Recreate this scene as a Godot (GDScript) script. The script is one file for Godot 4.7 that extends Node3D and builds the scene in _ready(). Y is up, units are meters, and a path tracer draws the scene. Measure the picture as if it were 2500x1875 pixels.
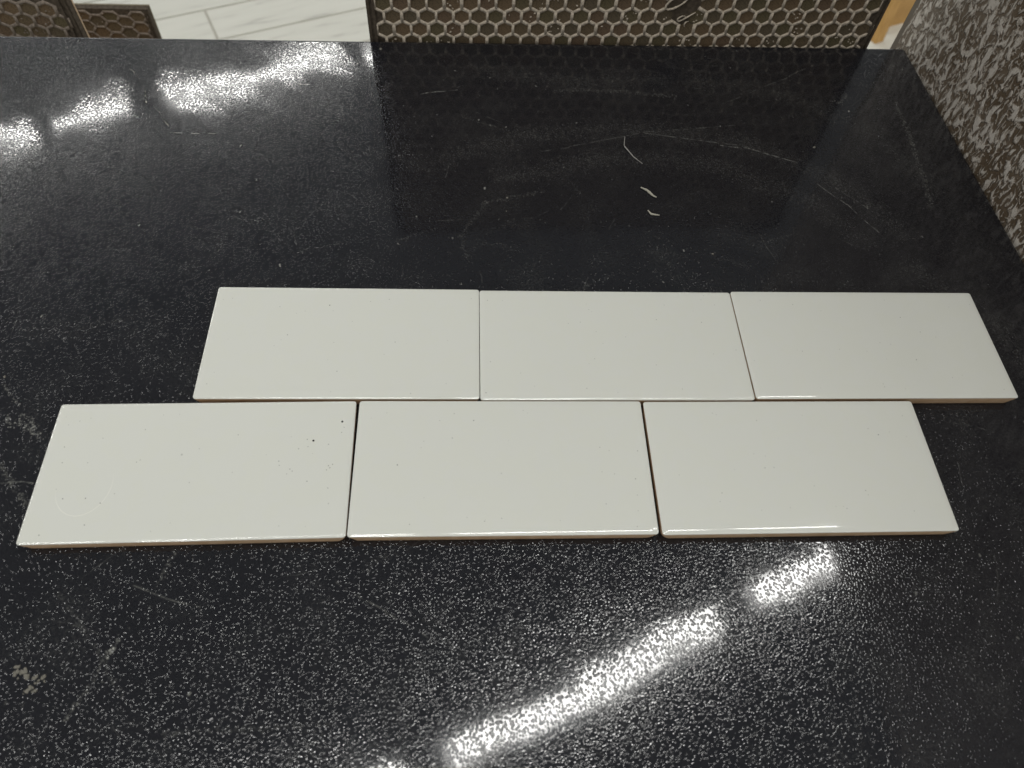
extends Node3D
# Six white glazed tiles laid out on a black pebbled table top, unglazed tile slabs standing round it.
# Axes follow the table: x to the right along its back edge, z toward the viewer, y = 0 on the table top.

const FLOOR_Y := -0.85
const CEILING_Y := 2.0
const ALONG := Vector3(0.9205, 0, -0.3907)      # run of the lamp rows and of the floor planks
const ACROSS := Vector3(0.3907, 0, 0.9205)
const ROOM_TURN := 0.4014

var rng := RandomNumberGenerator.new()
var taken := {}


func lin(r: float, g: float, b: float) -> Color:
	return Color(r, g, b).linear_to_srgb()


func mat(called: String, c: Color, rough := 0.6, spec := 0.5) -> StandardMaterial3D:
	var m := StandardMaterial3D.new()
	m.resource_name = called
	m.albedo_color = c
	m.roughness = rough
	m.metallic_specular = spec
	return m


func numbered(called: String) -> String:
	var n: int = taken.get(called, 0)
	taken[called] = n + 1
	return called if n == 0 else "%s_%03d" % [called, n]


func tag(o: Node3D, label: String, category: String, group := "", kind := "") -> Node3D:
	if label:
		o.set_meta("label", label)
	if category:
		o.set_meta("category", category)
	if group:
		o.set_meta("group", group)
	if kind:
		o.set_meta("kind", kind)
	return o


func thing(called: String, at: Vector3, label: String, category: String, group := "") -> Node3D:
	var o := Node3D.new()
	o.name = numbered(called)
	add_child(o, true)
	o.position = at
	tag(o, label, category, group)
	return o


func part(called: String, mesh: Mesh, m: Material, parent: Node3D, at := Vector3.ZERO) -> MeshInstance3D:
	var o := MeshInstance3D.new()
	o.name = called if parent != self else numbered(called)
	o.mesh = mesh
	if m:
		o.material_override = m
	o.position = at
	parent.add_child(o, true)
	return o


func box(size: Vector3) -> BoxMesh:
	var b := BoxMesh.new()
	b.size = size
	return b


func begin() -> SurfaceTool:
	var st := SurfaceTool.new()
	st.begin(Mesh.PRIMITIVE_TRIANGLES)
	return st


# A face of four corners given counter-clockwise as seen from outside, turned clockwise for the engine.
func quad(st: SurfaceTool, a: Vector3, b: Vector3, c: Vector3, d: Vector3) -> void:
	for p in [a, c, b, a, d, c]:
		st.add_vertex(p)


func outline(hx: float, hz: float, r: float, steps: int) -> PackedVector2Array:
	# outward directions are found again from the corner index, so the order is fixed
	var out := PackedVector2Array()
	for k in 4:
		var cx := hx - r if k == 0 or k == 3 else r - hx
		var cz := hz - r if k < 2 else r - hz
		for s in steps + 1:
			var a := PI / 2 * (k + float(s) / steps)
			out.append(Vector2(cx + r * cos(a), cz + r * sin(a)))
	return out


# Rings of a rounded rectangle stacked along a profile of Vector3(inset, height, corner radius).
# Vector4-like breaks: a profile point whose z is negative repeats the ring with a sharp edge.
func stacked(hx: float, hz: float, profile: Array, steps: int, cap_top: bool, cap_bottom: bool, uv_scale: Vector2, uv2_at := Rect2(), wobble := 0.0) -> ArrayMesh:
	var v := PackedVector3Array()
	var n := PackedVector3Array()
	var uv := PackedVector2Array()
	var uv2 := PackedVector2Array()
	var index := PackedInt32Array()
	var per := 4 * (steps + 1)
	var count := profile.size()
	var seg: Array[Vector2] = []
	for i in count - 1:
		var d := Vector2(-(profile[i + 1].x - profile[i].x), profile[i + 1].y - profile[i].y)   # x outward, y up
		seg.append(Vector2(d.y, -d.x).normalized() if d.length() > 1e-9 else Vector2(0, 1))
	for i in count:
		var nn := Vector2.ZERO
		if i > 0:
			nn += seg[i - 1]
		if i < count - 1:
			nn += seg[i]
		if i == count - 1 and cap_top:
			nn += Vector2(0, 1)
		nn = nn.normalized()
		var ring := outline(hx - profile[i].x, hz - profile[i].x, profile[i].z, steps)
		for k in per:
			var corner := k / (steps + 1)
			var a := PI / 2 * (corner + float(k % (steps + 1)) / steps)
			var w := wobble * (rng.randf() - 0.5)
			var p := Vector3(ring[k].x + w * cos(a), profile[i].y + w, ring[k].y + w * sin(a))
			v.append(p)
			n.append(Vector3(cos(a) * nn.x, nn.y, sin(a) * nn.x).normalized())
			uv.append(Vector2(p.x, p.z) * uv_scale + Vector2(0.5, 0.5) * float(uv2_at.size.x == 0.0))
			uv2.append(((Vector2(p.x, p.z) - uv2_at.position) / uv2_at.size) if uv2_at.size.x > 0 else Vector2.ZERO)
	for i in count - 1:
		for k in per:
			var a := i * per + k
			var b := i * per + (k + 1) % per
			index.append_array([a, b, b + per, a, b + per, a + per])
	for top in [true, false]:
		if not (cap_top if top else cap_bottom):
			continue
		var first: int = (count - 1) * per if top else 0
		var y: float = profile[count - 1].y if top else profile[0].y
		var at := v.size()
		for k in per + 1:
			var p: Vector3 = Vector3(0, y, 0) if k == per else v[first + k]
			v.append(p)
			n.append(Vector3(0, 1 if top else -1, 0))
			uv.append(Vector2(p.x, p.z) * uv_scale + Vector2(0.5, 0.5) * float(uv2_at.size.x == 0.0))
			uv2.append(((Vector2(p.x, p.z) - uv2_at.position) / uv2_at.size) if uv2_at.size.x > 0 else Vector2.ZERO)
		for k in per:
			if top:
				index.append_array([at + per, at + k, at + (k + 1) % per])
			else:
				index.append_array([at + per, at + (k + 1) % per, at + k])
	var arrays := []
	arrays.resize(Mesh.ARRAY_MAX)
	arrays[Mesh.ARRAY_VERTEX] = v
	arrays[Mesh.ARRAY_NORMAL] = n
	arrays[Mesh.ARRAY_TEX_UV] = uv
	arrays[Mesh.ARRAY_TEX_UV2] = uv2
	arrays[Mesh.ARRAY_INDEX] = index
	var mesh := ArrayMesh.new()
	mesh.add_surface_from_arrays(Mesh.PRIMITIVE_TRIANGLES, arrays)
	return mesh


func noise(freq: float, octaves := 3, seed_ := 1, type := FastNoiseLite.TYPE_SIMPLEX_SMOOTH) -> FastNoiseLite:
	var f := FastNoiseLite.new()
	f.seed = seed_
	f.noise_type = type
	f.frequency = freq
	f.fractal_octaves = octaves
	f.fractal_type = FastNoiseLite.FRACTAL_FBM if octaves > 1 else FastNoiseLite.FRACTAL_NONE
	return f


func texture(i: Image) -> ImageTexture:
	return ImageTexture.create_from_image(i)


# ---------------------------------------------------------------- the pebbled laminate
const GRAIN_SIZE := 0.30
func pebble_normals() -> ImageTexture:
	var size := 2048                                   # 0.146 mm a texel
	var waves := noise(0.045, 2, 11).get_seamless_image(size, size)
	waves.convert(Image.FORMAT_L8)
	var bytes := waves.get_data()
	var h := PackedFloat32Array()
	var slow := PackedFloat32Array()                   # slow dips of the board under the laminate
	slow.resize(128 * 128)
	for k in 7:
		var kx := rng.randi_range(-8, 8)
		var ky := rng.randi_range(2, 8)
		var phase := rng.randf() * TAU
		var amp := 1.05 / Vector2(kx, ky).length()
		for i in 128 * 128:
			slow[i] += amp * sin(TAU * (kx * (i & 127) + ky * (i >> 7)) / 128.0 + phase)
	var dips := Image.create_from_data(128, 128, false, Image.FORMAT_RF, slow.to_byte_array())
	dips.resize(size, size, Image.INTERPOLATE_CUBIC)
	h = dips.get_data().to_float32_array()
	for i in size * size:
		h[i] += bytes[i] * (WAVE / 255.0)
	var pitch := float(size) / PEBBLES
	for b in PEBBLES * PEBBLES:
		if rng.randf() < 0.18:
			continue
		var cx := ((b % PEBBLES) + 0.5 + rng.randf_range(-0.5, 0.5)) * pitch
		var cy := ((b / PEBBLES) + 0.5 + rng.randf_range(-0.5, 0.5)) * pitch
		var r := rng.randf_range(3.4, 5.3)
		var k := r * (0.03 + 0.22 * pow(rng.randf(), 1.8))
		var reach := int(ceil(r))
		for y in range(int(cy) - reach, int(cy) + reach + 1):
			for x in range(int(cx) - reach, int(cx) + reach + 1):
				var d := ((x - cx) * (x - cx) + (y - cy) * (y - cy)) / (r * r)
				if d < 1.0:
					h[(y & 2047) * size + (x & 2047)] += k * (1.0 - d) * (1.0 - d)
	var i := Image.create_from_data(size, size, false, Image.FORMAT_RF, h.to_byte_array())
	i.bump_map_to_normal_map(1.0)
	return texture(i)
const WAVE := 0.04
const PEBBLES := 238                                # pebbles along each side of the texture


# Scratches, wipe marks and dust lying on the table top: an alpha map over the rectangle MARKS (metres).
const MARKS := Rect2(-0.5, -0.55, 0.92, 0.62)
var marks := PackedFloat32Array()
const MW := 2048
const MH := 1380
var wear := noise(0.02, 2, 99)
func stroke(points: Array, width: float, strength: float, rough := 0.6) -> void:
	var per := MW / MARKS.size.x
	for s in points.size() - 1:
		var a := (Vector2(points[s][0], points[s][1]) - MARKS.position) * per
		var b := (Vector2(points[s + 1][0], points[s + 1][1]) - MARKS.position) * per
		var r := maxf(width * per * 0.5, 0.55)
		var steps := int(a.distance_to(b) / (r * 0.5)) + 1
		var loose := r > 1.6                          # a rubbed streak: loose grains of dust, denser along its middle
		var band := r
		var bend := rng.randf_range(2.0, 6.0)
		var side := (b - a).normalized().orthogonal()
		if loose:
			steps = int(a.distance_to(b) * r * 0.75)
			r = 0.7
		for k in steps:
			var u := rng.randf_range(-0.06, 1.06) if loose else float(k) / steps
			var c := a.lerp(b, u) + side * sin(u * bend + bend) * 1.1
			c += Vector2(rng.randfn(), rng.randfn()) * (band * 0.55 if loose else r * 0.25)
			if loose:
				r = rng.randf_range(0.45, 1.1)
			var on := strength * clampf(rng.randfn(1.0, rough), 0.0, 2.5) * (1.25 * rng.randf() if loose else 0.75 * clampf(wear.get_noise_2d(c.x * 3.0, c.y * 3.0) * 1.6 + 0.75, 0.1, 1.2))
			var reach := int(ceil(r * 1.6))
			for y in range(int(c.y) - reach, int(c.y) + reach + 1):
				for x in range(int(c.x) - reach, int(c.x) + reach + 1):
					if x < 0 or y < 0 or x >= MW or y >= MH:
						continue
					var d := Vector2(x, y).distance_squared_to(c) / (r * r)
					if d < 2.5:
						marks[y * MW + x] = maxf(marks[y * MW + x], on * exp(-1.6 * d))


func table_marks() -> ImageTexture:
	marks.resize(MW * MH)
	var patches := noise(0.010, 5, 5).get_image(MW, MH)
	patches.convert(Image.FORMAT_L8)
	var fine := noise(0.22, 3, 6).get_image(MW, MH)
	fine.convert(Image.FORMAT_L8)
	var p := patches.get_data()
	var f := fine.get_data()
	for i in MW * MH:
		var a := (p[i] - 105) * 0.011 * (f[i] - 105) * 0.012
		marks[i] = clampf(a, 0.0, 1.0) * 0.024 if p[i] > 105 and f[i] > 105 else 0.0
	# long sharp scratches
	stroke([[0.1905, -0.4141], [0.2095, -0.4107], [0.2429, -0.3966]], 0.0007, 0.30)
	stroke([[0.2514, -0.3745], [0.2673, -0.3537], [0.2808, -0.3285]], 0.0009, 0.16)
	stroke([[0.2635, -0.3713], [0.2799, -0.3502]], 0.0008, 0.14)
	stroke([[0.2799, -0.3502], [0.283, -0.358]], 0.0008, 0.14)
	stroke([[0.2016, -0.4611], [0.2558, -0.4903], [0.2888, -0.5118]], 0.0007, 0.10)
	stroke([[0.1847, -0.5098], [0.2456, -0.5025]], 0.0016, 0.07)
	stroke([[-0.0259, -0.469], [0.0014, -0.4747]], 0.0009, 0.22)
	stroke([[0.0767, -0.4739], [0.1207, -0.4751], [0.1646, -0.4703]], 0.0045, 0.10)
	stroke([[0.0525, -0.4055], [0.0795, -0.4116], [0.1351, -0.4279], [0.208, -0.4367]], 0.0012, 0.07)
	stroke([[0.0051, -0.3081], [0.0018, -0.3268], [0.0183, -0.3565], [0.0563, -0.3669]], 0.0035, 0.075)
	stroke([[0.135, -0.428], [0.21, -0.412]], 0.0012, 0.10)
	stroke([[0.3391, -0.4629], [0.3361, -0.4168], [0.3269, -0.3552]], 0.0045, 0.14)
	stroke([[0.289, -0.4652], [0.2946, -0.4633], [0.3036, -0.4733]], 0.0040, 0.16)
	stroke([[0.2388, -0.1992], [0.25, -0.19]], 0.003, 0.1)
	# left part
	stroke([[-0.2388, -0.1992], [-0.2299, -0.1953], [-0.2175, -0.1877]], 0.0045, 0.28, 1.0)
	stroke([[-0.2300, -0.2010], [-0.2210, -0.1930]], 0.0030, 0.30, 1.0)
	stroke([[-0.245, -0.2195], [-0.2342, -0.2065]], 0.0018, 0.25)
	stroke([[-0.2333, -0.1729], [-0.2135, -0.149]], 0.0040, 0.14)
	stroke([[-0.23, -0.1622], [-0.2141, -0.1617]], 0.0007, 0.20)
	stroke([[-0.1548, -0.0844], [-0.1590, -0.0760]], 0.0022, 0.55, 0.8)
	stroke([[-0.1590, -0.0760], [-0.1692, -0.0524]], 0.0020, 0.22, 0.9)
	stroke([[-0.1378, -0.1225], [-0.1429, -0.1098]], 0.0026, 0.16)
	stroke([[-0.1855, -0.104], [-0.1604, -0.075], [-0.148, -0.0592]], 0.0028, 0.09)
	stroke([[-0.1544, -0.1074], [-0.1392, -0.102], [-0.122, -0.0959]], 0.0006, 0.16)
	stroke([[-0.1266, -0.044], [-0.0941, -0.0437], [-0.0605, -0.0448]], 0.0030, 0.07)
	stroke([[-0.0608, -0.1057], [-0.0372, -0.0913], [-0.0164, -0.0777]], 0.0007, 0.12)
	stroke([[-0.0470, -0.1120], [-0.0350, -0.1190]], 0.0050, 0.08)
	# back left
	stroke([[-0.2401, -0.4954], [-0.2327, -0.4868]], 0.0008, 0.2)
	stroke([[-0.2244, -0.4717], [-0.2192, -0.4552]], 0.0010, 0.28)
	stroke([[-0.2143, -0.453], [-0.2070, -0.4430], [-0.2, -0.4315]], 0.0009, 0.22)
	stroke([[-0.1186, -0.48], [-0.1024, -0.4789]], 0.0006, 0.6, 0.3)
	stroke([[-0.1987, -0.4246], [-0.166, -0.4241]], 0.0006, 0.4, 0.4)
	stroke([[-0.2824, -0.3954], [-0.2513, -0.4047]], 0.0100, 0.06)
	stroke([[-0.36, -0.5080], [-0.27, -0.5075]], 0.0025, 0.07)
	for k in 150:                                     # short hairline scratches everywhere
		var at := Vector2(rng.randf_range(-0.34, 0.37), rng.randf_range(-0.53, -0.02))
		var d := Vector2.from_angle(rng.randf() * TAU) * rng.randf_range(0.004, 0.028)
		stroke([[at.x, at.y], [at.x + d.x, at.y + d.y]], 0.0005, rng.randf_range(0.02, 0.09))
	for k in 34:                                      # rubbed dusty streaks
		var at := Vector2(rng.randf_range(-0.30, 0.36), rng.randf_range(-0.52, -0.25))
		var d := Vector2.from_angle(rng.randf_range(-0.5, 1.2)) * rng.randf_range(0.01, 0.04)
		stroke([[at.x, at.y], [at.x + d.x, at.y + d.y]], rng.randf_range(0.002, 0.006), rng.randf_range(0.02, 0.06))
	for w in [[[-0.01, -0.40], [0.05, -0.425], [0.13, -0.432], [0.21, -0.418], [0.27, -0.375], [0.295, -0.325]], [[0.03, -0.38], [0.10, -0.40], [0.18, -0.395], [0.24, -0.36], [0.27, -0.32]],
			[[0.18, -0.49], [0.25, -0.475], [0.31, -0.43], [0.335, -0.37]], [[0.02, -0.50], [0.10, -0.485], [0.16, -0.49]], [[0.29, -0.30], [0.33, -0.25], [0.345, -0.20]]]:
		stroke(w, 0.022, 0.045, 1.2)                      # broad cloudy wipe marks
	for k in 1500:                                    # fine dust grains, most of them on the far half
		var at := Vector2(rng.randf_range(-0.32, 0.37), -0.02 - 0.51 * pow(rng.randf(), 0.6))
		stroke([[at.x, at.y], [at.x + 0.0003, at.y]], rng.randf_range(0.0003, 0.0007), rng.randf_range(0.03, 0.22), 0.3)
	for k in 90:                                      # crumbs of white dust
		var at := Vector2(rng.randf_range(-0.30, 0.36), rng.randf_range(-0.53, -0.02))
		stroke([[at.x, at.y], [at.x + 0.0004, at.y]], rng.randf_range(0.0006, 0.0013), rng.randf_range(0.2, 0.8), 0.2)
	var out := PackedByteArray()
	out.resize(MW * MH * 4)
	out.fill(205)
	for i in MW * MH:
		out[4 * i + 2] = 196
		out[4 * i + 3] = int(clampf(marks[i], 0.0, 1.0) * 255.0)
	return texture(Image.create_from_data(MW, MH, false, Image.FORMAT_RGBA8, out))


# The top itself is not quite flat: dips of a few hundredths of a millimetre.
func sheet(x0: float, x1: float, z0: float, z1: float, mid: Vector3) -> ArrayMesh:
	var nx := 130
	var nz := 84
	var waves_ := []
	for k in 9:
		var d := Vector2.from_angle(rng.randf() * TAU) * TAU / rng.randf_range(0.04, 0.16)
		waves_.append([d, rng.randf() * TAU, 0.0030 / d.length() * DIPS])
	var v := PackedVector3Array()
	var n := PackedVector3Array()
	var uv := PackedVector2Array()
	var uv2 := PackedVector2Array()
	var index := PackedInt32Array()
	for j in nz + 1:
		for i in nx + 1:
			var p := Vector2(lerpf(x0, x1, float(i) / nx), lerpf(z0, z1, float(j) / nz))
			var slope := Vector2.ZERO
			var y := 0.0
			for w in waves_:
				var phase: float = p.dot(w[0]) + w[1]
				y += w[2] * sin(phase)
				slope += w[0] * (w[2] * cos(phase))
			v.append(Vector3(p.x - mid.x, 0.0 if i in [0, nx] or j in [0, nz] else y, p.y - mid.z))
			n.append(Vector3(-slope.x, 1, -slope.y).normalized())
			uv.append((p - Vector2(mid.x, mid.z)) / GRAIN_SIZE)
			uv2.append((p - MARKS.position) / MARKS.size)
	for j in nz:
		for i in nx:
			var a := j * (nx + 1) + i
			index.append_array([a, a + 1, a + nx + 2, a, a + nx + 2, a + nx + 1])
	var arrays := []
	arrays.resize(Mesh.ARRAY_MAX)
	arrays[Mesh.ARRAY_VERTEX] = v
	arrays[Mesh.ARRAY_NORMAL] = n
	arrays[Mesh.ARRAY_TEX_UV] = uv
	arrays[Mesh.ARRAY_TEX_UV2] = uv2
	arrays[Mesh.ARRAY_INDEX] = index
	var mesh := ArrayMesh.new()
	mesh.add_surface_from_arrays(Mesh.PRIMITIVE_TRIANGLES, arrays)
	return mesh
const DIPS := 0.75


func build_table() -> void:
	var x0 := -0.95
	var x1 := 0.3712
	var z0 := -0.5335
	var z1 := 0.30
	var mid := Vector3((x0 + x1) / 2, 0, (z0 + z1) / 2)
	var hx := (x1 - x0) / 2
	var hz := (z1 - z0) / 2
	var t := thing("display_table", Vector3(mid.x, FLOOR_Y, mid.z), "black pebbled table top, scratched and dusty, under the six white tiles", "table")
	var m := mat("black_laminate", lin(0.0105, 0.0109, 0.0140), 0.05, 0.5)
	m.normal_enabled = true
	m.normal_texture = pebble_normals()
	m.detail_enabled = true
	m.detail_albedo = table_marks()
	m.detail_blend_mode = BaseMaterial3D.BLEND_MODE_MIX
	m.detail_uv_layer = BaseMaterial3D.DETAIL_UV_2
	m.clearcoat_enabled = true                         # the clear overlay, flat above the pebbled print
	m.clearcoat = 0.20
	m.clearcoat_roughness = 0.075
	var lip := 0.0025
	var profile := [Vector3(0.0, -0.030, 0.003), Vector3(0.0, -0.0012, 0.003), Vector3(0.0003, -0.0004, 0.0028), Vector3(0.0010, 0.0, 0.0020), Vector3(lip, 0.0, 0.0004)]
	part("edge_band", stacked(hx, hz, profile, 3, false, true, Vector2.ONE / GRAIN_SIZE, Rect2(MARKS.position - Vector2(mid.x, mid.z), MARKS.size)), m, t, Vector3(0, -FLOOR_Y, 0))
	part("table_top", sheet(x0 + lip, x1 - lip, z0 + lip, z1 - lip, mid), m, t, Vector3(0, -FLOOR_Y, 0))
	var legm := mat("table_leg_paint", lin(0.03, 0.03, 0.032), 0.4)
	for sx in [-1, 1]:
		for sz in [-1, 1]:
			part("leg", box(Vector3(0.05, -FLOOR_Y - 0.031, 0.05)), legm, t, Vector3(sx * (hx - 0.08), (-FLOOR_Y - 0.031) / 2, sz * (hz - 0.08)))


# ---------------------------------------------------------------- the six tiles
func glaze_texture(marks_: Array, seed_: int, ring := false) -> ImageTexture:
	var w := 1024
	var hh := 512
	var n := noise(0.008, 4, seed_)
	var base := n.get_image(w, hh)
	base.convert(Image.FORMAT_L8)
	var b := base.get_data()
	var out := PackedByteArray()
	out.resize(w * hh * 3)
	for i in w * hh:
		var d := (b[i] - 128) * 0.004
		out[3 * i] = int(215.5 + d)
		out[3 * i + 1] = int(216.5 + d)
		out[3 * i + 2] = int(209.0 + d * 0.8)
	var im := Image.create_from_data(w, hh, false, Image.FORMAT_RGB8, out)
	rng.seed = seed_
	var spots := marks_.duplicate()
	for k in 26:
		spots.append([rng.randf_range(0.02, 0.98), rng.randf_range(0.03, 0.97), rng.randf_range(0.5, 0.9), rng.randf_range(0.15, 0.5)])
	for s in spots:
		var c := Vector2(s[0] * w, s[1] * hh)
		var r: float = s[2] * 1.7
		for y in range(int(c.y - r - 1), int(c.y + r + 2)):
			for x in range(int(c.x - r - 1), int(c.x + r + 2)):
				if x >= 0 and y >= 0 and x < w and y < hh:
					var on := clampf(r + 0.5 - Vector2(x, y).distance_to(c), 0.0, 1.0) * float(s[3])
					im.set_pixel(x, y, im.get_pixel(x, y).lerp(Color(0.05, 0.045, 0.04), on))
	if ring:                                          # a dried cup ring near the left end
		for k in 900:
			var a := lerpf(-0.5, 3.1, k / 900.0)
			var on := 0.22 * clampf(sin((a + 0.5) / 3.6 * PI) * 1.6, 0.0, 1.0) * (0.6 + 0.4 * rng.randf())
			var p := Vector2(0.155 * w + 88 * cos(a), 0.60 * hh + 112 * sin(a))
			for o in [Vector2.ZERO, Vector2(1, 0), Vector2(0, 1)]:
				var q: Vector2 = p + o
				im.set_pixel(int(q.x), int(q.y), im.get_pixel(int(q.x), int(q.y)).lerp(Color(0.96, 0.955, 0.92), on))
	return texture(im)


func build_tiles() -> void:
	var clay := mat("fired_clay", Color(1, 1, 1), 0.9, 0.25)
	var streaks := NoiseTexture2D.new()
	streaks.width = 512
	streaks.height = 512
	streaks.seamless = true
	streaks.noise = noise(0.02, 4, 21)
	var ramp := Gradient.new()
	ramp.offsets = PackedFloat32Array([0.0, 0.35, 0.6, 1.0])
	ramp.colors = PackedColorArray([lin(0.42, 0.26, 0.14), lin(0.54, 0.36, 0.215), lin(0.62, 0.44, 0.28), lin(0.70, 0.55, 0.41)])
	streaks.color_ramp = ramp
	clay.albedo_texture = streaks
	clay.uv1_triplanar = true
	clay.uv1_scale = Vector3(9, 90, 9)
	# x, z, turn, width of the rounded rim (mm), drop of the rim (mm), label
	var rows := [
		[-0.0650, -0.2403, -0.02531, 1.5, 0.30, "white glossy tile at left end of back row, thin bright line on its left edge"],
		[0.08725, -0.23594, -0.02346, 1.7, 0.30, "white glossy tile in the middle of back row, its right side touching the next tile"],
		[0.2399, -0.23338, -0.0200, 2.6, 0.34, "white glossy tile at right end of back row, brown clay edge showing at front right"],
		[-0.1322, -0.16353, -0.01065, 1.6, 0.32, "white glossy tile with black pinholes and a faint ring mark, left end of front row"],
		[0.02092, -0.1609, -0.02513, 2.8, 0.38, "white glossy tile in the middle of front row, dark open joints on both sides"],
		[0.17445, -0.15698, -0.02074, 3.2, 0.38, "white glossy tile at right end of front row, above the glare patch on the table"],
	]
	var pin := [[0.957, 0.165, 2.1, 1.0], [0.866, 0.31, 2.1, 1.0], [0.958, 0.25, 0.7, 0.6], [0.965, 0.21, 0.7, 0.6], [0.918, 0.34, 0.8, 0.6], [0.82, 0.37, 0.8, 0.6], [0.85, 0.355, 0.7, 0.6],
		[0.80, 0.52, 0.8, 0.7], [0.808, 0.535, 0.8, 0.7], [0.925, 0.50, 0.8, 0.7], [0.93, 0.515, 0.8, 0.7], [0.938, 0.49, 0.8, 0.6], [0.92, 0.53, 0.8, 0.6], [0.93, 0.66, 0.8, 0.6], [0.76, 0.46, 0.8, 0.7],
		[0.86, 0.61, 0.9, 0.6], [0.845, 0.30, 0.8, 0.6], [0.17, 0.70, 0.9, 0.7], [0.22, 0.735, 0.9, 0.7], [0.10, 0.70, 0.9, 0.7], [0.055, 0.33, 0.8, 0.6], [0.19, 0.88, 0.9, 0.6], [0.062, 0.94, 0.9, 0.6],
		[0.44, 0.40, 2.0, 0.16], [0.30, 0.45, 0.8, 0.4], [0.31, 0.435, 0.8, 0.4]]
	var other := [
		[[0.43, 0.17, 1.3, 0.45], [0.29, 0.45, 1.0, 0.4]], [[0.86, 0.30, 0.9, 0.5], [0.02, 0.94, 0.9, 0.6], [0.03, 0.10, 1.0, 0.3]], [[0.66, 0.66, 1.0, 0.6], [0.24, 0.13, 0.8, 0.4]],
		pin, [[0.145, 0.50, 1.2, 0.5], [0.40, 0.16, 1.0, 0.6], [0.945, 0.61, 1.1, 0.35], [0.965, 0.40, 0.8, 0.5]], [[0.83, 0.28, 1.0, 0.6], [0.035, 0.97, 0.8, 0.6]]]
	var top := 0.0075
	for i in rows.size():
		var r: Array = rows[i]
		var t := thing("wall_tile", Vector3(r[0], 0.0, r[1]), r[5], "tile", "six white wall tiles laid out in two staggered rows")
		t.rotation.y = r[2]
		var w: float = r[3] * 0.001
		var drop: float = r[4] * 0.0008
		var glaze_profile := [Vector3(0.00018, top - 0.00100, 0.0014), Vector3(0.00004, top - 0.00092, 0.0015), Vector3(0.0, top - 0.0008, 0.0015)]
		var rr := 0.00035
		for k in 7:
			var a := PI / 2 * k / 6.0
			glaze_profile.append(Vector3(rr * (1 - cos(a)), top - drop - rr + rr * sin(a), 0.0015 - rr * (1 - cos(a)) * 0.5))
		for k in range(1, 9):
			var u := k / 8.0
			glaze_profile.append(Vector3(rr + (w - rr) * u, top - drop * (1 - u) * (1 - u), 0.0013 + 0.0016 * u))
		glaze_profile.append(Vector3(w + 0.004, top + 0.00002, 0.003))
		glaze_profile.append(Vector3(w + 0.014, top + 0.00005, 0.003))
		rng.seed = 100 + i
		var glaze := mat("white_glaze", Color(1, 1, 1), 0.06, 0.5)
		glaze.albedo_texture = glaze_texture(other[i], 300 + i, i == 3)
		part("glaze", stacked(0.076, 0.038, glaze_profile, 8, true, false, Vector2(1 / 0.152, 1 / 0.076)), glaze, t)
		var body := [Vector3(0.0011, 0.0, 0.0042), Vector3(0.0007, 0.0004, 0.0042), Vector3(0.0005, 0.0022, 0.0036), Vector3(0.00042, 0.0030, 0.003), Vector3(0.00025, 0.0044, 0.0024), Vector3(0.00012, 0.0058, 0.0016), Vector3(0.00012, 0.00665, 0.0014), Vector3(0.0035, 0.00675, 0.0014)]
		part("clay_body", stacked(0.076, 0.038, body, 8, true, true, Vector2.ONE, Rect2(), 0.00012), clay, t)


# ---------------------------------------------------------------- honeycomb-backed slabs
func rib(st: SurfaceTool, a: Vector2, b: Vector2, base: float, top: float, z0: float, z1: float) -> void:
	var d := (b - a).normalized()
	var s := Vector2(-d.y, d.x)
	var e := d * top * 0.35
	var p := func(q: Vector2, z: float) -> Vector3: return Vector3(q.x, q.y, z)
	var lo := [(p as Callable).call(a - e + s * base / 2, z0), (p as Callable).call(b + e + s * base / 2, z0), (p as Callable).call(b + e - s * base / 2, z0), (p as Callable).call(a - e - s * base / 2, z0)]
	var hi := [(p as Callable).call(a - e + s * top / 2, z1), (p as Callable).call(b + e + s * top / 2, z1), (p as Callable).call(b + e - s * top / 2, z1), (p as Callable).call(a - e - s * top / 2, z1)]
	quad(st, hi[0], hi[3], hi[2], hi[1])
	for k in 4:
		var j := (k + 1) % 4
		quad(st, lo[k], hi[k], hi[j], lo[j])


func blob(st: SurfaceTool, at: Vector3, size: Vector2, thick: float, turn: float, up := Vector3(0, 0, 1)) -> void:
	var side := Vector3(1, 0, 0)
	var fore := up.cross(side).normalized()
	var n := 9
	var lo: Array[Vector3] = []
	var hi: Array[Vector3] = []
	for k in n:
		var a := TAU * k / n
		var r := rng.randf_range(0.65, 1.25)
		var q := Vector2(cos(a) * size.x, sin(a) * size.y).rotated(turn) * r * 0.5
		lo.append(at + side * q.x + fore * q.y)
		hi.append(at + (side * q.x + fore * q.y) * rng.randf_range(0.5, 0.75) + up * thick * rng.randf_range(0.7, 1.1))
	for k in n:
		var j := (k + 1) % n
		for p in [at + up * thick, hi[j], hi[k], lo[k], hi[k], hi[j], lo[k], hi[j], lo[j]]:
			st.add_vertex(p)


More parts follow.
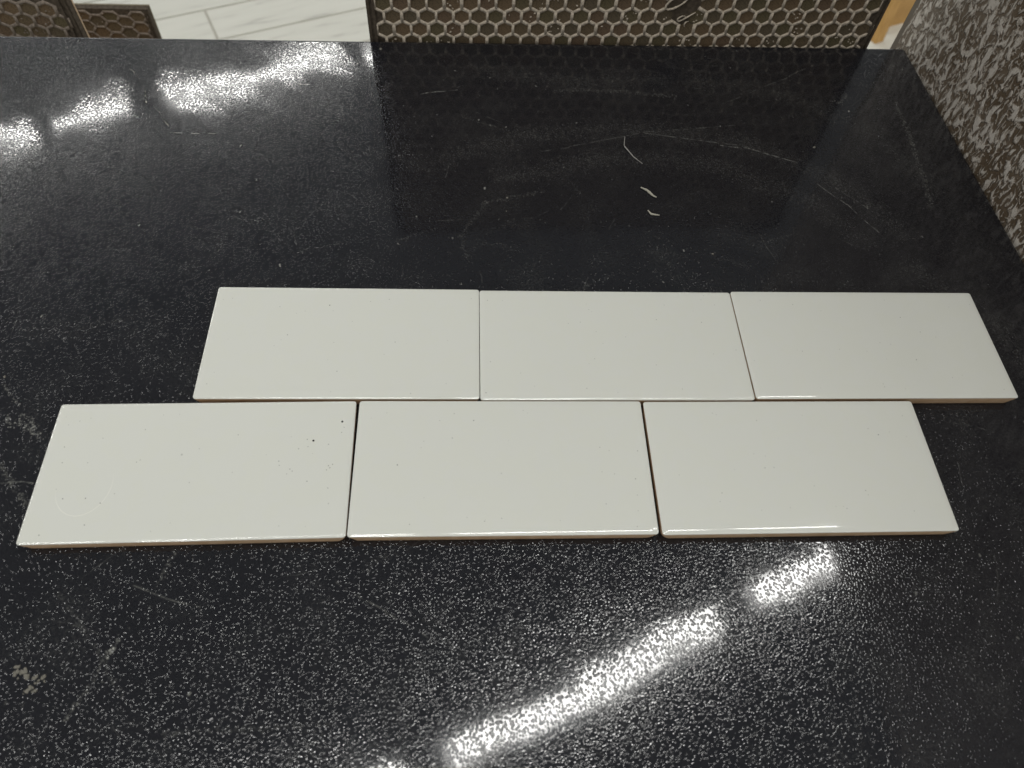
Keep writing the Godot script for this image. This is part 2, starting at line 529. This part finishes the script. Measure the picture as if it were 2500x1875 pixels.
# A slab standing on the floor; its ribbed back is turned to +z. Grid of hexagons: a cell's centre at `origin`
# (slab coordinates: x, y in the world), `step` its pitch along the row and `rise` from row to row.
func honeycomb_slab(called: String, label: String, x0: float, x1: float, y1: float, z: float, thick: float, origin: Vector2, step: float, rise: float, tilt: float, border: float,
		single_from: float, single_to: float, grid_from: float, grid_to: float, flat_top: bool, gap: PackedVector2Array, m_slab: Material, m_edge: Material, m_rib: Material, m_cells: Array) -> Node3D:
	var mid := (x0 + x1) / 2
	var t := thing(called, Vector3(mid, FLOOR_Y, z), label, "tile slab", "unglazed slabs standing round the table")
	var height := y1 - FLOOR_Y
	part("slab", box(Vector3(x1 - x0, height, thick - 0.002)), m_slab, t, Vector3(0, height / 2, -(thick - 0.002) / 2))
	part("glazed_face", box(Vector3(x1 - x0 + 0.0006, height + 0.0006, 0.002)), m_edge, t, Vector3(0, height / 2, -thick + 0.0009))
	var shift := Vector2(-mid, -FLOOR_Y)
	var corner: Array[Vector2] = []
	var r := rise / 1.5
	for k in 6:
		var a := TAU * k / 6.0 + PI / 6
		corner.append(Vector2(cos(a) / cos(PI / 6) * step / 2, sin(a) * r) if not flat_top else Vector2(sin(a) * r, cos(a) / cos(PI / 6) * step / 2))
	var cell := begin()
	for k in 6:
		var p := corner[k] * 0.93
		var q := corner[(k + 1) % 6] * 0.93
		for c in [Vector3(0, 0, 0.0002), Vector3(q.x, q.y, 0.00035), Vector3(p.x, p.y, 0.00035)]:
			cell.add_vertex(c)
	cell.generate_normals()
	var cell_mesh := cell.commit()
	var ribs := begin()
	var rest := begin()
	var spots := begin()
	var seen := {}
	var wide := step * 0.145
	for j in range(-40, 60):
		for i in range(-60, 60):
			var c := Vector2((i + 0.5 * (j & 1)) * step, j * rise)
			if flat_top:
				c = Vector2(c.y, c.x)
			c = origin + c.rotated(tilt)
			if c.y < grid_from or c.y > minf(y1 - border, grid_to) or c.x < x0 + border or c.x > x1 - border:
				continue
			var missing := gap.size() > 0 and Geometry2D.is_point_in_polygon(c, gap)
			for k in 6:
				var a := c + corner[k].rotated(tilt)
				var b := c + corner[(k + 1) % 6].rotated(tilt)
				var m := (a + b) / 2
				var key := Vector2i((m * 4000.0).round())
				if seen.has(key) or seen.has(key + Vector2i(1, 0)) or seen.has(key + Vector2i(0, 1)) or seen.has(key - Vector2i(1, 0)) or seen.has(key - Vector2i(0, 1)):
					continue
				seen[key] = true
				if gap.size() > 0 and Geometry2D.is_point_in_polygon(m, gap):
					continue
				var lim := Rect2(x0 + border * 0.55, FLOOR_Y, x1 - x0 - border * 1.1, y1 - FLOOR_Y - border * 0.5)
				if not lim.has_point(a) or not lim.has_point(b):
					a = a.clamp(lim.position, lim.end)
					b = b.clamp(lim.position, lim.end)
					if a.distance_to(b) < step * 0.145:
						continue
				var f := rng.randf_range(0.85, 1.2)
				var jit := Vector2(rng.randfn(), rng.randfn()) * step * 0.012
				rib(ribs, a + shift + jit, b + shift + jit, wide * 1.35 * f, wide * f, 0.0, 0.0011 + 0.00005 * (k % 3) + rng.randf() * 0.00004)
			if missing:
				continue
			if c.y >= single_from and c.y <= single_to:
				var o := part("hexagon_cell", cell_mesh, m_cells[rng.randi() % m_cells.size()], t, Vector3(c.x + shift.x, c.y + shift.y, 0))
				o.rotation.z = tilt
			else:
				for k in 6:
					var p := corner[k].rotated(tilt) * 0.93 + c + shift
					var q := corner[(k + 1) % 6].rotated(tilt) * 0.93 + c + shift
					rest.add_vertex(Vector3(c.x + shift.x, c.y + shift.y, 0.0002))
					rest.add_vertex(Vector3(q.x, q.y, 0.00035))
					rest.add_vertex(Vector3(p.x, p.y, 0.00035))
			if rng.randf() < 0.24:
				for k in 1 + rng.randi() % 5:
					var q := c + shift + Vector2(rng.randf_range(-0.32, 0.32), rng.randf_range(-0.32, 0.32)) * step
					blob(spots, Vector3(q.x, q.y, 0.0003), Vector2(rng.randf_range(0.0006, 0.002), rng.randf_range(0.0006, 0.0024)), 0.0006, rng.randf() * PI)
	ribs.generate_normals()
	part("honeycomb_ribs", ribs.commit(), m_rib, t).set_meta("kind", "stuff")
	if single_from > grid_from or single_to < minf(y1 - border, grid_to) - rise:
		rest.generate_normals()
		part("far_cells", rest.commit(), m_cells[0], t).set_meta("kind", "stuff")
	spots.generate_normals()
	part("slip_spots", spots.commit(), m_rib, t).set_meta("kind", "stuff")
	# the smooth margin: two shallow fillets down each side
	for s in [[x0, 1.0], [x1, -1.0]]:
		for k in [[0.18, 0.0016, 0.0009], [0.62, 0.0022, 0.0013]]:
			var x: float = s[0] + s[1] * border * k[0] - mid
			part("margin_fillet", box(Vector3(k[1], height - 0.004, k[2])), m_slab, t, Vector3(x, height / 2, k[2] / 2))
	return t


func tube(points: Array, radius: float, sides := 6) -> Mesh:
	var st := begin()
	var curve := Curve3D.new()
	for i in points.size():
		var t: Vector3 = (points[mini(i + 1, points.size() - 1)] - points[maxi(i - 1, 0)]) / 5.0
		curve.add_point(points[i], -t, t)
	var length := curve.get_baked_length()
	var n := maxi(8, points.size() * 5)
	var rings := []
	for i in n + 1:
		var p := curve.sample_baked(length * i / n)
		var d := (curve.sample_baked(minf(length * (i + 0.3) / n, length)) - curve.sample_baked(maxf(length * (i - 0.3) / n, 0.0))).normalized()
		var s := d.cross(Vector3(0.03, 0.1, 1)).normalized()
		var u := s.cross(d).normalized()
		var ring := []
		var r := radius * (0.45 + 0.55 * sin(PI * clampf(float(i) / n, 0.06, 0.94))) * rng.randf_range(0.85, 1.15)
		for k in sides:
			var a := TAU * k / sides
			ring.append(p + (s * cos(a) + u * sin(a)) * r)
		rings.append(ring)
	for i in n:
		for k in sides:
			var j := (k + 1) % sides
			quad(st, rings[i][k], rings[i][j], rings[i + 1][j], rings[i + 1][k])
	st.generate_normals()
	return st.commit()


func build_slabs() -> void:
	var m_slab := mat("unglazed_brown", lin(0.100, 0.080, 0.060), 0.85, 0.3)
	var grime := NoiseTexture2D.new()
	grime.width = 512
	grime.height = 512
	grime.seamless = true
	grime.noise = noise(0.03, 5, 31)
	var ramp := Gradient.new()
	ramp.offsets = PackedFloat32Array([0.0, 0.45, 0.7, 1.0])
	ramp.colors = PackedColorArray([Color(0.72, 0.72, 0.72), Color(0.9, 0.9, 0.9), Color(1, 1, 1), Color(1, 1, 1)])
	grime.color_ramp = ramp
	m_slab.albedo_texture = grime
	m_slab.uv1_triplanar = true
	m_slab.uv1_scale = Vector3(14, 14, 14)
	var m_rib := mat("rubbed_white_slip", lin(0.56, 0.485, 0.39), 0.85, 0.3)
	m_rib.albedo_texture = grime
	m_rib.uv1_triplanar = true
	m_rib.uv1_scale = Vector3(22, 22, 22)
	var m_dim := m_rib.duplicate() as StandardMaterial3D     # these two slabs were rubbed with less slip
	m_dim.resource_name = "thin_slip"
	m_dim.albedo_color = lin(0.27, 0.225, 0.185)
	var m_edge := mat("glazed_edge_beige", lin(0.50, 0.37, 0.24), 0.5, 0.4)
	var m_cells := []
	for c in [[0.160, 0.120, 0.075], [0.142, 0.113, 0.075], [0.174, 0.121, 0.079], [0.147, 0.120, 0.070], [0.185, 0.130, 0.079]]:
		var m := mat("unglazed_cell", lin(c[0], c[1], c[2]), 0.8, 0.3)
		m.albedo_texture = grime
		m.uv1_triplanar = true
		m.uv1_scale = Vector3(40, 40, 40)
		m_cells.append(m)
	rng.seed = 7
	var gap := PackedVector2Array([Vector2(0.1605, 0.0443), Vector2(0.1634, 0.0277), Vector2(0.1749, 0.0179), Vector2(0.1826, 0.0111), Vector2(0.1886, 0.0161), Vector2(0.1945, 0.0282), Vector2(0.1898, 0.0449)])
	var z := -0.5388
	var t := honeycomb_slab("honeycomb_slab", "brown slab with pale honeycomb ribs standing behind the table, raised letters on it", -0.0664, 0.3425, 0.222, z, 0.0095, Vector2(-0.0467, 0.0174), 0.01323, 0.0104, 0.0158, 0.0088,
		-0.012, 0.046, -0.04, 0.21, false, gap, m_slab, m_edge, m_rib, m_cells)
	# raised letters moulded into the back, in line with the slant of the gap
	var mid := (-0.0664 + 0.3425) / 2
	var w := func(x: float, y: float) -> Vector3: return Vector3(x - mid, y - FLOOR_Y, 0.0009)
	var ring := []
	for k in 13:
		var a := TAU * k / 12.0
		var p := Vector2(0.0098 * cos(a), 0.0040 * sin(a)).rotated(0.60)
		ring.append((w as Callable).call(0.1725 + p.x, 0.0335 + p.y))
	part("letter_o", tube(ring, 0.00095), m_rib, t)
	var bowl := []
	for k in 11:
		var a := TAU * k / 10.0
		var p := Vector2(0.0034 * cos(a), 0.0016 * sin(a)).rotated(0.5)
		bowl.append((w as Callable).call(0.1789 + p.x, 0.0200 + p.y))
	var st := part("letter_d", tube(bowl, 0.0006), m_rib, t)
	part("letter_stem", tube([(w as Callable).call(0.1772, 0.0171), (w as Callable).call(0.1828, 0.0208), (w as Callable).call(0.1889, 0.0251)], 0.0007), m_rib, st)
	part("letter_c", tube([(w as Callable).call(0.1853, 0.0179), (w as Callable).call(0.1834, 0.0171), (w as Callable).call(0.1824, 0.0156), (w as Callable).call(0.1830, 0.0133)], 0.0006), m_rib, t)
	rng.seed = 8
	honeycomb_slab("honeycomb_slab", "brown slab with dark honeycomb cells and beige right edge, at the back left corner", -0.70, -0.3285, -0.014, -0.6212, 0.0095, Vector2(-0.3627, -0.0312), 0.0148, 0.0107, -0.045, 0.011,
		-0.075, 0.0, -0.13, 0.0, false, PackedVector2Array(), m_slab, m_edge, m_dim, m_cells)
	rng.seed = 9
	honeycomb_slab("honeycomb_slab", "small framed slab with wide honeycomb cells on the pale floor, right of the beige edge", -0.62, -0.3195, -0.1085, -0.7512, 0.0085, Vector2(-0.3605, -0.1285), 0.0128, 0.0140, -0.02, 0.006,
		-0.165, 0.0, -0.24, 0.0, true, PackedVector2Array(), m_slab, mat("glazed_edge_olive", lin(0.20, 0.17, 0.11), 0.5), m_dim, m_cells)
	smeared_slab()


func smeared_slab() -> void:
	# the slab along the table's right edge: brown back with smeared, raised white slip
	var size := 1024
	var cover := 0.26
	var warp := noise(0.02, 3, 41)
	var big := noise(0.0045, 2, 42)
	var spots := noise(0.031, 2, 43)
	var grain := noise(0.2, 3, 44)
	var dots := noise(0.06, 1, 45)
	var col := PackedByteArray()
	col.resize(size * size * 3)
	var hts := PackedByteArray()
	hts.resize(size * size)
	for y in size:
		for x in size:
			var wx := x * 1.25 + 13.0 * warp.get_noise_2d(x, y * 0.6)
			var wy := y * 0.70 + 13.0 * warp.get_noise_2d(x + 500, y * 0.6)
			var s := spots.get_noise_2d(wx, wy)
			var b := big.get_noise_2d(x, y)
			var e := s + 0.28 * b - 0.07
			var on := smoothstep(0.0, 0.05, e)
			var dot := smoothstep(0.30, 0.42, dots.get_noise_2d(wx * 1.1, wy * 1.3) + 0.25 * b)
			on = maxf(on, dot)
			var thickness := clampf(on * (0.55 + 1.6 * maxf(e, 0.0)), 0.0, 1.0)
			var g := grain.get_noise_2d(x, y)
			var haze_ := clampf(0.25 + 0.8 * b + 0.5 * warp.get_noise_2d(x + 900, y), 0.0, 0.55)
			var white := clampf(on * (0.40 + 0.55 * g + 1.5 * maxf(e, 0.0) + 0.25 * dot) + haze_ * 0.28 * (1 - on), 0.0, 1.0)
			var i := y * size + x
			col[3 * i] = int(lerpf(99.0 + 10 * g, 204.0, white))
			col[3 * i + 1] = int(lerpf(85.0 + 10 * g, 197.0, white))
			col[3 * i + 2] = int(lerpf(69.0 + 10 * g, 188.0, white))
			hts[i] = int(clampf(thickness * 200.0 + 25.0 * g + 25.0, 0.0, 255.0))
	var m := mat("smeared_slip", Color(1, 1, 1), 0.36, 0.5)
	m.albedo_texture = texture(Image.create_from_data(size, size, false, Image.FORMAT_RGB8, col))
	m.heightmap_enabled = true
	m.heightmap_texture = texture(Image.create_from_data(size, size, false, Image.FORMAT_L8, hts))
	m.heightmap_scale = 0.16
	var x := 0.3735
	var z0 := -0.5550
	var z1 := 0.06
	var top := 0.352
	var t := thing("smeared_slab", Vector3(x + 0.005, FLOOR_Y, (z0 + z1) / 2), "brown slab smeared with raised white slip, standing along the table's right edge", "tile slab", "unglazed slabs standing round the table")
	var m_body := mat("unglazed_margin", lin(0.16, 0.14, 0.115), 0.8, 0.3)
	var height := top - FLOOR_Y
	part("slab", box(Vector3(0.010, height, z1 - z0)), m_body, t, Vector3(0, height / 2, 0))
	# the smeared field stops 7 mm short of the slab's edges
	var st := begin()
	var hz := (z1 - z0) / 2 - 0.007
	var y0 := 0.6
	var y1 := height - 0.007
	for q in [[-hz, y0], [-hz, y1], [hz, y1], [-hz, y0], [hz, y1], [hz, y0]]:
		st.set_normal(Vector3(-1, 0, 0))
		st.set_uv(Vector2(q[0], -q[1]) / cover)
		st.add_vertex(Vector3(-0.0056, q[1], q[0]))
	part("slip_smear", st.commit(), m, t)


# ---------------------------------------------------------------- floor, timber, ceiling and its lamps
func build_room() -> void:
	var grout := mat("floor_grout", lin(0.54, 0.52, 0.46), 0.9, 0.2)
	var base := part("floor", box(Vector3(16, 0.2, 16)), grout, self, Vector3(0, FLOOR_Y - 0.1025, -2))
	tag(base, "pale floor of wood-grained planks behind the table", "floor", "", "structure")
	var kinds := []
	for k in 4:
		var n := NoiseTexture2D.new()
		n.width = 512
		n.height = 512
		n.seamless = true
		n.noise = noise(0.009, 4, 60 + k)
		var ramp := Gradient.new()
		ramp.offsets = PackedFloat32Array([0.0, 0.22, 0.32, 0.6, 1.0])
		var f := 1.0 + 0.03 * (k - 1.5)
		ramp.colors = PackedColorArray([lin(0.50 * f, 0.49 * f, 0.45 * f), lin(0.60 * f, 0.59 * f, 0.53 * f), lin(0.685 * f, 0.68 * f, 0.61 * f), lin(0.71 * f, 0.705 * f, 0.635 * f), lin(0.73 * f, 0.725 * f, 0.655 * f)])
		n.color_ramp = ramp
		var m := mat("pale_plank", Color(1, 1, 1), 0.45, 0.4)
		m.albedo_texture = n
		m.uv1_triplanar = true
		m.uv1_scale = Vector3(0.9, 0.9, 6.0)
		kinds.append(m)
	var plank := box(Vector3(0.893, 0.005, 0.142))
	rng.seed = 12
	var at0 := Vector3(-0.689, 0, -1.982)                # the T joint that shows beside the middle slab
	var s0 := at0.dot(ALONG)
	var d0 := at0.dot(ACROSS)
	for j in range(-9, 10):
		var slip := 0.0 if j == 0 else rng.randf() * 0.9
		for i in range(-4, 5):
			var s := s0 + 0.45 + i * 0.90 + slip
			var d := d0 + 0.0745 + j * 0.149
			var p := ALONG * s + ACROSS * d
			if absf(p.x) > 2.6 or p.z < -3.2 or p.z > -0.6:
				continue
			var o := part("floor_plank", plank, kinds[rng.randi() % 4], base, Vector3(p.x, 0.1005, p.z + 2))
			o.rotation.y = ROOM_TURN
	var wide := mat("pale_floor", lin(0.68, 0.67, 0.60), 0.5, 0.4)
	var ceil_ := part("ceiling", box(Vector3(16, 0.2, 16)), mat("ceiling_grey", lin(0.40, 0.42, 0.46), 0.9, 0.2), self, Vector3(0, CEILING_Y + 0.40, -2))
	tag(ceil_, "grey ceiling above the table", "ceiling", "", "structure")
	# timber behind the gap between the two slabs
	var oak := mat("pale_timber", lin(0.62, 0.37, 0.13), 0.55, 0.4)
	var n2 := NoiseTexture2D.new()
	n2.width = 256
	n2.height = 256
	n2.seamless = true
	n2.noise = noise(0.02, 3, 71)
	var r2 := Gradient.new()
	r2.colors = PackedColorArray([Color(0.86, 0.84, 0.8), Color(1, 1, 1)])
	n2.color_ramp = r2
	oak.albedo_texture = n2
	oak.uv1_triplanar = true
	oak.uv1_scale = Vector3(30, 3, 30)
	var post := thing("timber_post", Vector3(1.216, FLOOR_Y, -1.885), "orange pale timber post standing on the floor, seen between the two slabs", "post")
	post.rotation = Vector3(-0.06, ROOM_TURN, 0)
	part("post", box(Vector3(0.030, 0.72, 0.020)), oak, post, Vector3(0, 0.36, 0))
	var board := thing("timber_board", Vector3(1.295, FLOOR_Y, -1.975), "wider timber board leaning forward behind the pale post", "board")
	board.rotation = Vector3(0.14, ROOM_TURN, 0)
	part("board", box(Vector3(0.12, 0.70, 0.022)), oak, board, Vector3(0, 0.35, 0))


func build_lamps() -> void:
	var shell := mat("lamp_housing", lin(0.75, 0.75, 0.74), 0.5)
	var glow := mat("lamp_diffuser", lin(0.8, 0.8, 0.78), 0.6)
	glow.emission_enabled = true
	glow.emission = Color(1.0, 0.997, 0.98)
	glow.emission_energy_multiplier = 1.0
	# distance of each row from the viewer, then the stretches of lamp along it (metres)
	var rows := [
		[-0.195, [[-3.1, -2.17], [-2.06, -1.14], [-1.03, -0.11], [0.02, 0.938], [1.062, 1.98], [2.1, 3.02], [3.14, 4.06]]],
		[-3.43, [[-4.0, -2.88], [-2.76, -1.84], [-1.72, -0.71], [-0.597, -0.245], [-0.083, 0.821], [0.937, 1.85], [1.97, 2.89], [3.0, 3.92]]],
		[3.04, [[-3.1, -2.17], [-2.06, -1.14], [-1.03, -0.11], [0.02, 0.938], [1.062, 1.98], [2.1, 3.02]]],
		[-6.67, [[-4.0, -2.88], [-2.76, -1.84], [-1.72, -0.71], [-0.6, 0.32], [0.44, 1.36], [1.48, 2.4], [2.5, 3.42]]],
	]
	var label := "long white strip lamp in a row on the ceiling, mirrored in the table top"
	var named := {
		0.02: "strip lamp mirrored as the long glare streak along the table's front", 1.062: "strip lamp mirrored as the short glare patch below the front row's right tile",
		-0.083: "strip lamp mirrored as the longest glare bar at the table's back left", -0.597: "short strip lamp mirrored as the square glare patch at the table's back left",
		-1.72: "strip lamp mirrored in the glare at the table's left border", 0.937: "strip lamp mirrored as the small glare spot beside the honeycomb slab"}
	for row in rows:
		for span in row[1]:
			var length: float = span[1] - span[0]
			var p: Vector3 = ALONG * ((span[0] + span[1]) / 2) + ACROSS * float(row[0])
			var t := thing("strip_lamp", Vector3(p.x, CEILING_Y, p.z), named[span[0]] if row[0] in [-0.195, -3.43] and named.has(span[0]) else label, "ceiling lamp", "strip lamps in rows on the ceiling")
			t.rotation.y = ROOM_TURN
			part("lamp_diffuser", box(Vector3(length, 0.034, LAMP_WIDTH)), glow, t, Vector3(0, 0.015, 0))
			for e in [-1, 1]:
				part("end_cap", box(Vector3(0.02, 0.045, LAMP_WIDTH + 0.01)), shell, t, Vector3(e * (length / 2 + 0.011), 0.015, 0))
				part("hanger", box(Vector3(0.012, 0.26, 0.012)), shell, t, Vector3(e * (length / 2 - 0.12), 0.165, 0))
			var l := AreaLight3D.new()
			l.name = "lamp_light"
			l.area_size = Vector2(length, LAMP_WIDTH)
			l.area_normalize_energy = true
			l.light_energy = LAMP_BRIGHTNESS * length * LAMP_WIDTH / PI
			l.light_color = Color(1.0, 0.997, 0.98)
			l.area_range = 12.0
			l.shadow_enabled = true
			l.rotation.x = -PI / 2
			l.position = Vector3(0, -0.006, 0)
			t.add_child(l, true)


const LAMP_WIDTH := 0.08
const LAMP_BRIGHTNESS := 31.0


# ---------------------------------------------------------------- crumbs lying on the table
func build_crumbs() -> void:
	rng.seed = 77
	var plaster := mat("dried_plaster", lin(0.19, 0.18, 0.155), 0.9, 0.2)
	var pale := mat("pale_fibre", lin(0.40, 0.38, 0.32), 0.9, 0.2)
	var st := begin()
	for k in 34:
		var u := rng.randf()
		var c := Vector2(-0.1955, -0.0718).lerp(Vector2(-0.1830, -0.0665), u) if k % 3 else Vector2(-0.1838, -0.0680).lerp(Vector2(-0.1890, -0.0610), u)
		c += Vector2(rng.randfn(), rng.randfn()) * 0.0011
		var big := rng.randf_range(0.0007, 0.0030)
		blob(st, Vector3(c.x, 0.0, c.y), Vector2(big, big * 0.7), rng.randf_range(0.0002, 0.0007), rng.randf() * PI, Vector3.UP)
	st.generate_normals()
	tag(part("glue_patch", st.commit(), plaster, self), "dried beige glue patch on the table, near the bottom left corner", "glue patch")
	var f := tube([Vector3(0.1213, 0.0008, -0.4215), Vector3(0.1194, 0.0008, -0.4119), Vector3(0.1245, 0.0008, -0.4004), Vector3(0.1300, 0.0006, -0.3935)], 0.00042)
	tag(part("lint_fibre", f, mat("grey_lint", lin(0.30, 0.29, 0.27), 0.9, 0.2), self), "thin curved grey lint fibre on the dark table behind the tiles", "fibre")
	f = tube([Vector3(0.1252, 0.0010, -0.3696), Vector3(0.1292, 0.0011, -0.3665), Vector3(0.1325, 0.0010, -0.3615), Vector3(0.1345, 0.0010, -0.3600)], 0.0009)
	tag(part("wood_splinter", f, pale, self), "larger pale splinter on the dark table behind the tiles", "splinter")
	f = tube([Vector3(0.1268, 0.0008, -0.3480), Vector3(0.1285, 0.0009, -0.3445), Vector3(0.1310, 0.0008, -0.3440), Vector3(0.1339, 0.0007, -0.3436)], 0.0007)
	tag(part("wood_splinter", f, pale, self), "smaller bent pale splinter, nearer the white tiles than the other", "splinter")
	var crumbs := [[0.0332, -0.3607, 0.0014, "yellowish crumb on the table behind the tiles, beside a smaller one"], [0.0321, -0.3482, 0.0010, "tiny crumb just nearer the tiles than the yellowish crumb"], [0.1635, -0.3098, 0.0013, "white crumb alone near the back row's middle tile"],
		[0.2599, -0.4119, 0.0016, "white crumb on the dark right part of the table"], [-0.0570, -0.5231, 0.0020, "white chip at the table's back edge by the honeycomb slab's left end"], [-0.2466, -0.2248, 0.0013, "white crumb at the left border, beside the white smears"]]
	for c in crumbs:
		st = begin()
		blob(st, Vector3.ZERO, Vector2(c[2], c[2] * 1.3), c[2] * 0.5, rng.randf() * PI, Vector3.UP)
		st.generate_normals()
		tag(part("crumb", st.commit(), plaster, self, Vector3(c[0], 0, c[1])), c[3], "crumb", "crumbs lying on the table")


func _ready() -> void:
	var camera := Camera3D.new()
	camera.name = "camera"
	add_child(camera)
	camera.transform = Transform3D(Basis(Vector3(0.997327, 0.049842, 0.053436), Vector3(0.019011, 0.529110, -0.848340), Vector3(-0.070556, 0.847088, 0.526748)).orthonormalized(), Vector3(0, 0.34424, 0))
	var lens := CameraAttributesPhysical.new()          # the mild blur of the far floor
	lens.frustum_focal_length = 22.62
	lens.frustum_focus_distance = 0.45
	lens.frustum_near = 0.02
	lens.frustum_far = 60.0
	lens.exposure_aperture = 10.0
	camera.attributes = lens
	camera.near = 0.02
	camera.far = 60.0
	camera.fov = 55.897
	camera.current = true
	var env := Environment.new()
	env.background_mode = Environment.BG_COLOR
	env.background_color = lin(0.60, 0.60, 0.59)
	env.tonemap_mode = Environment.TONE_MAPPER_LINEAR
	env.tonemap_exposure = 1.04
	env.sdfgi_enabled = true
	env.ssao_enabled = true
	env.ssil_enabled = true
	var we := WorldEnvironment.new()
	we.name = "surroundings"
	we.environment = env
	add_child(we)
	rng.seed = 4
	build_lamps()
	build_room()
	build_table()
	build_slabs()
	build_tiles()
	build_crumbs()
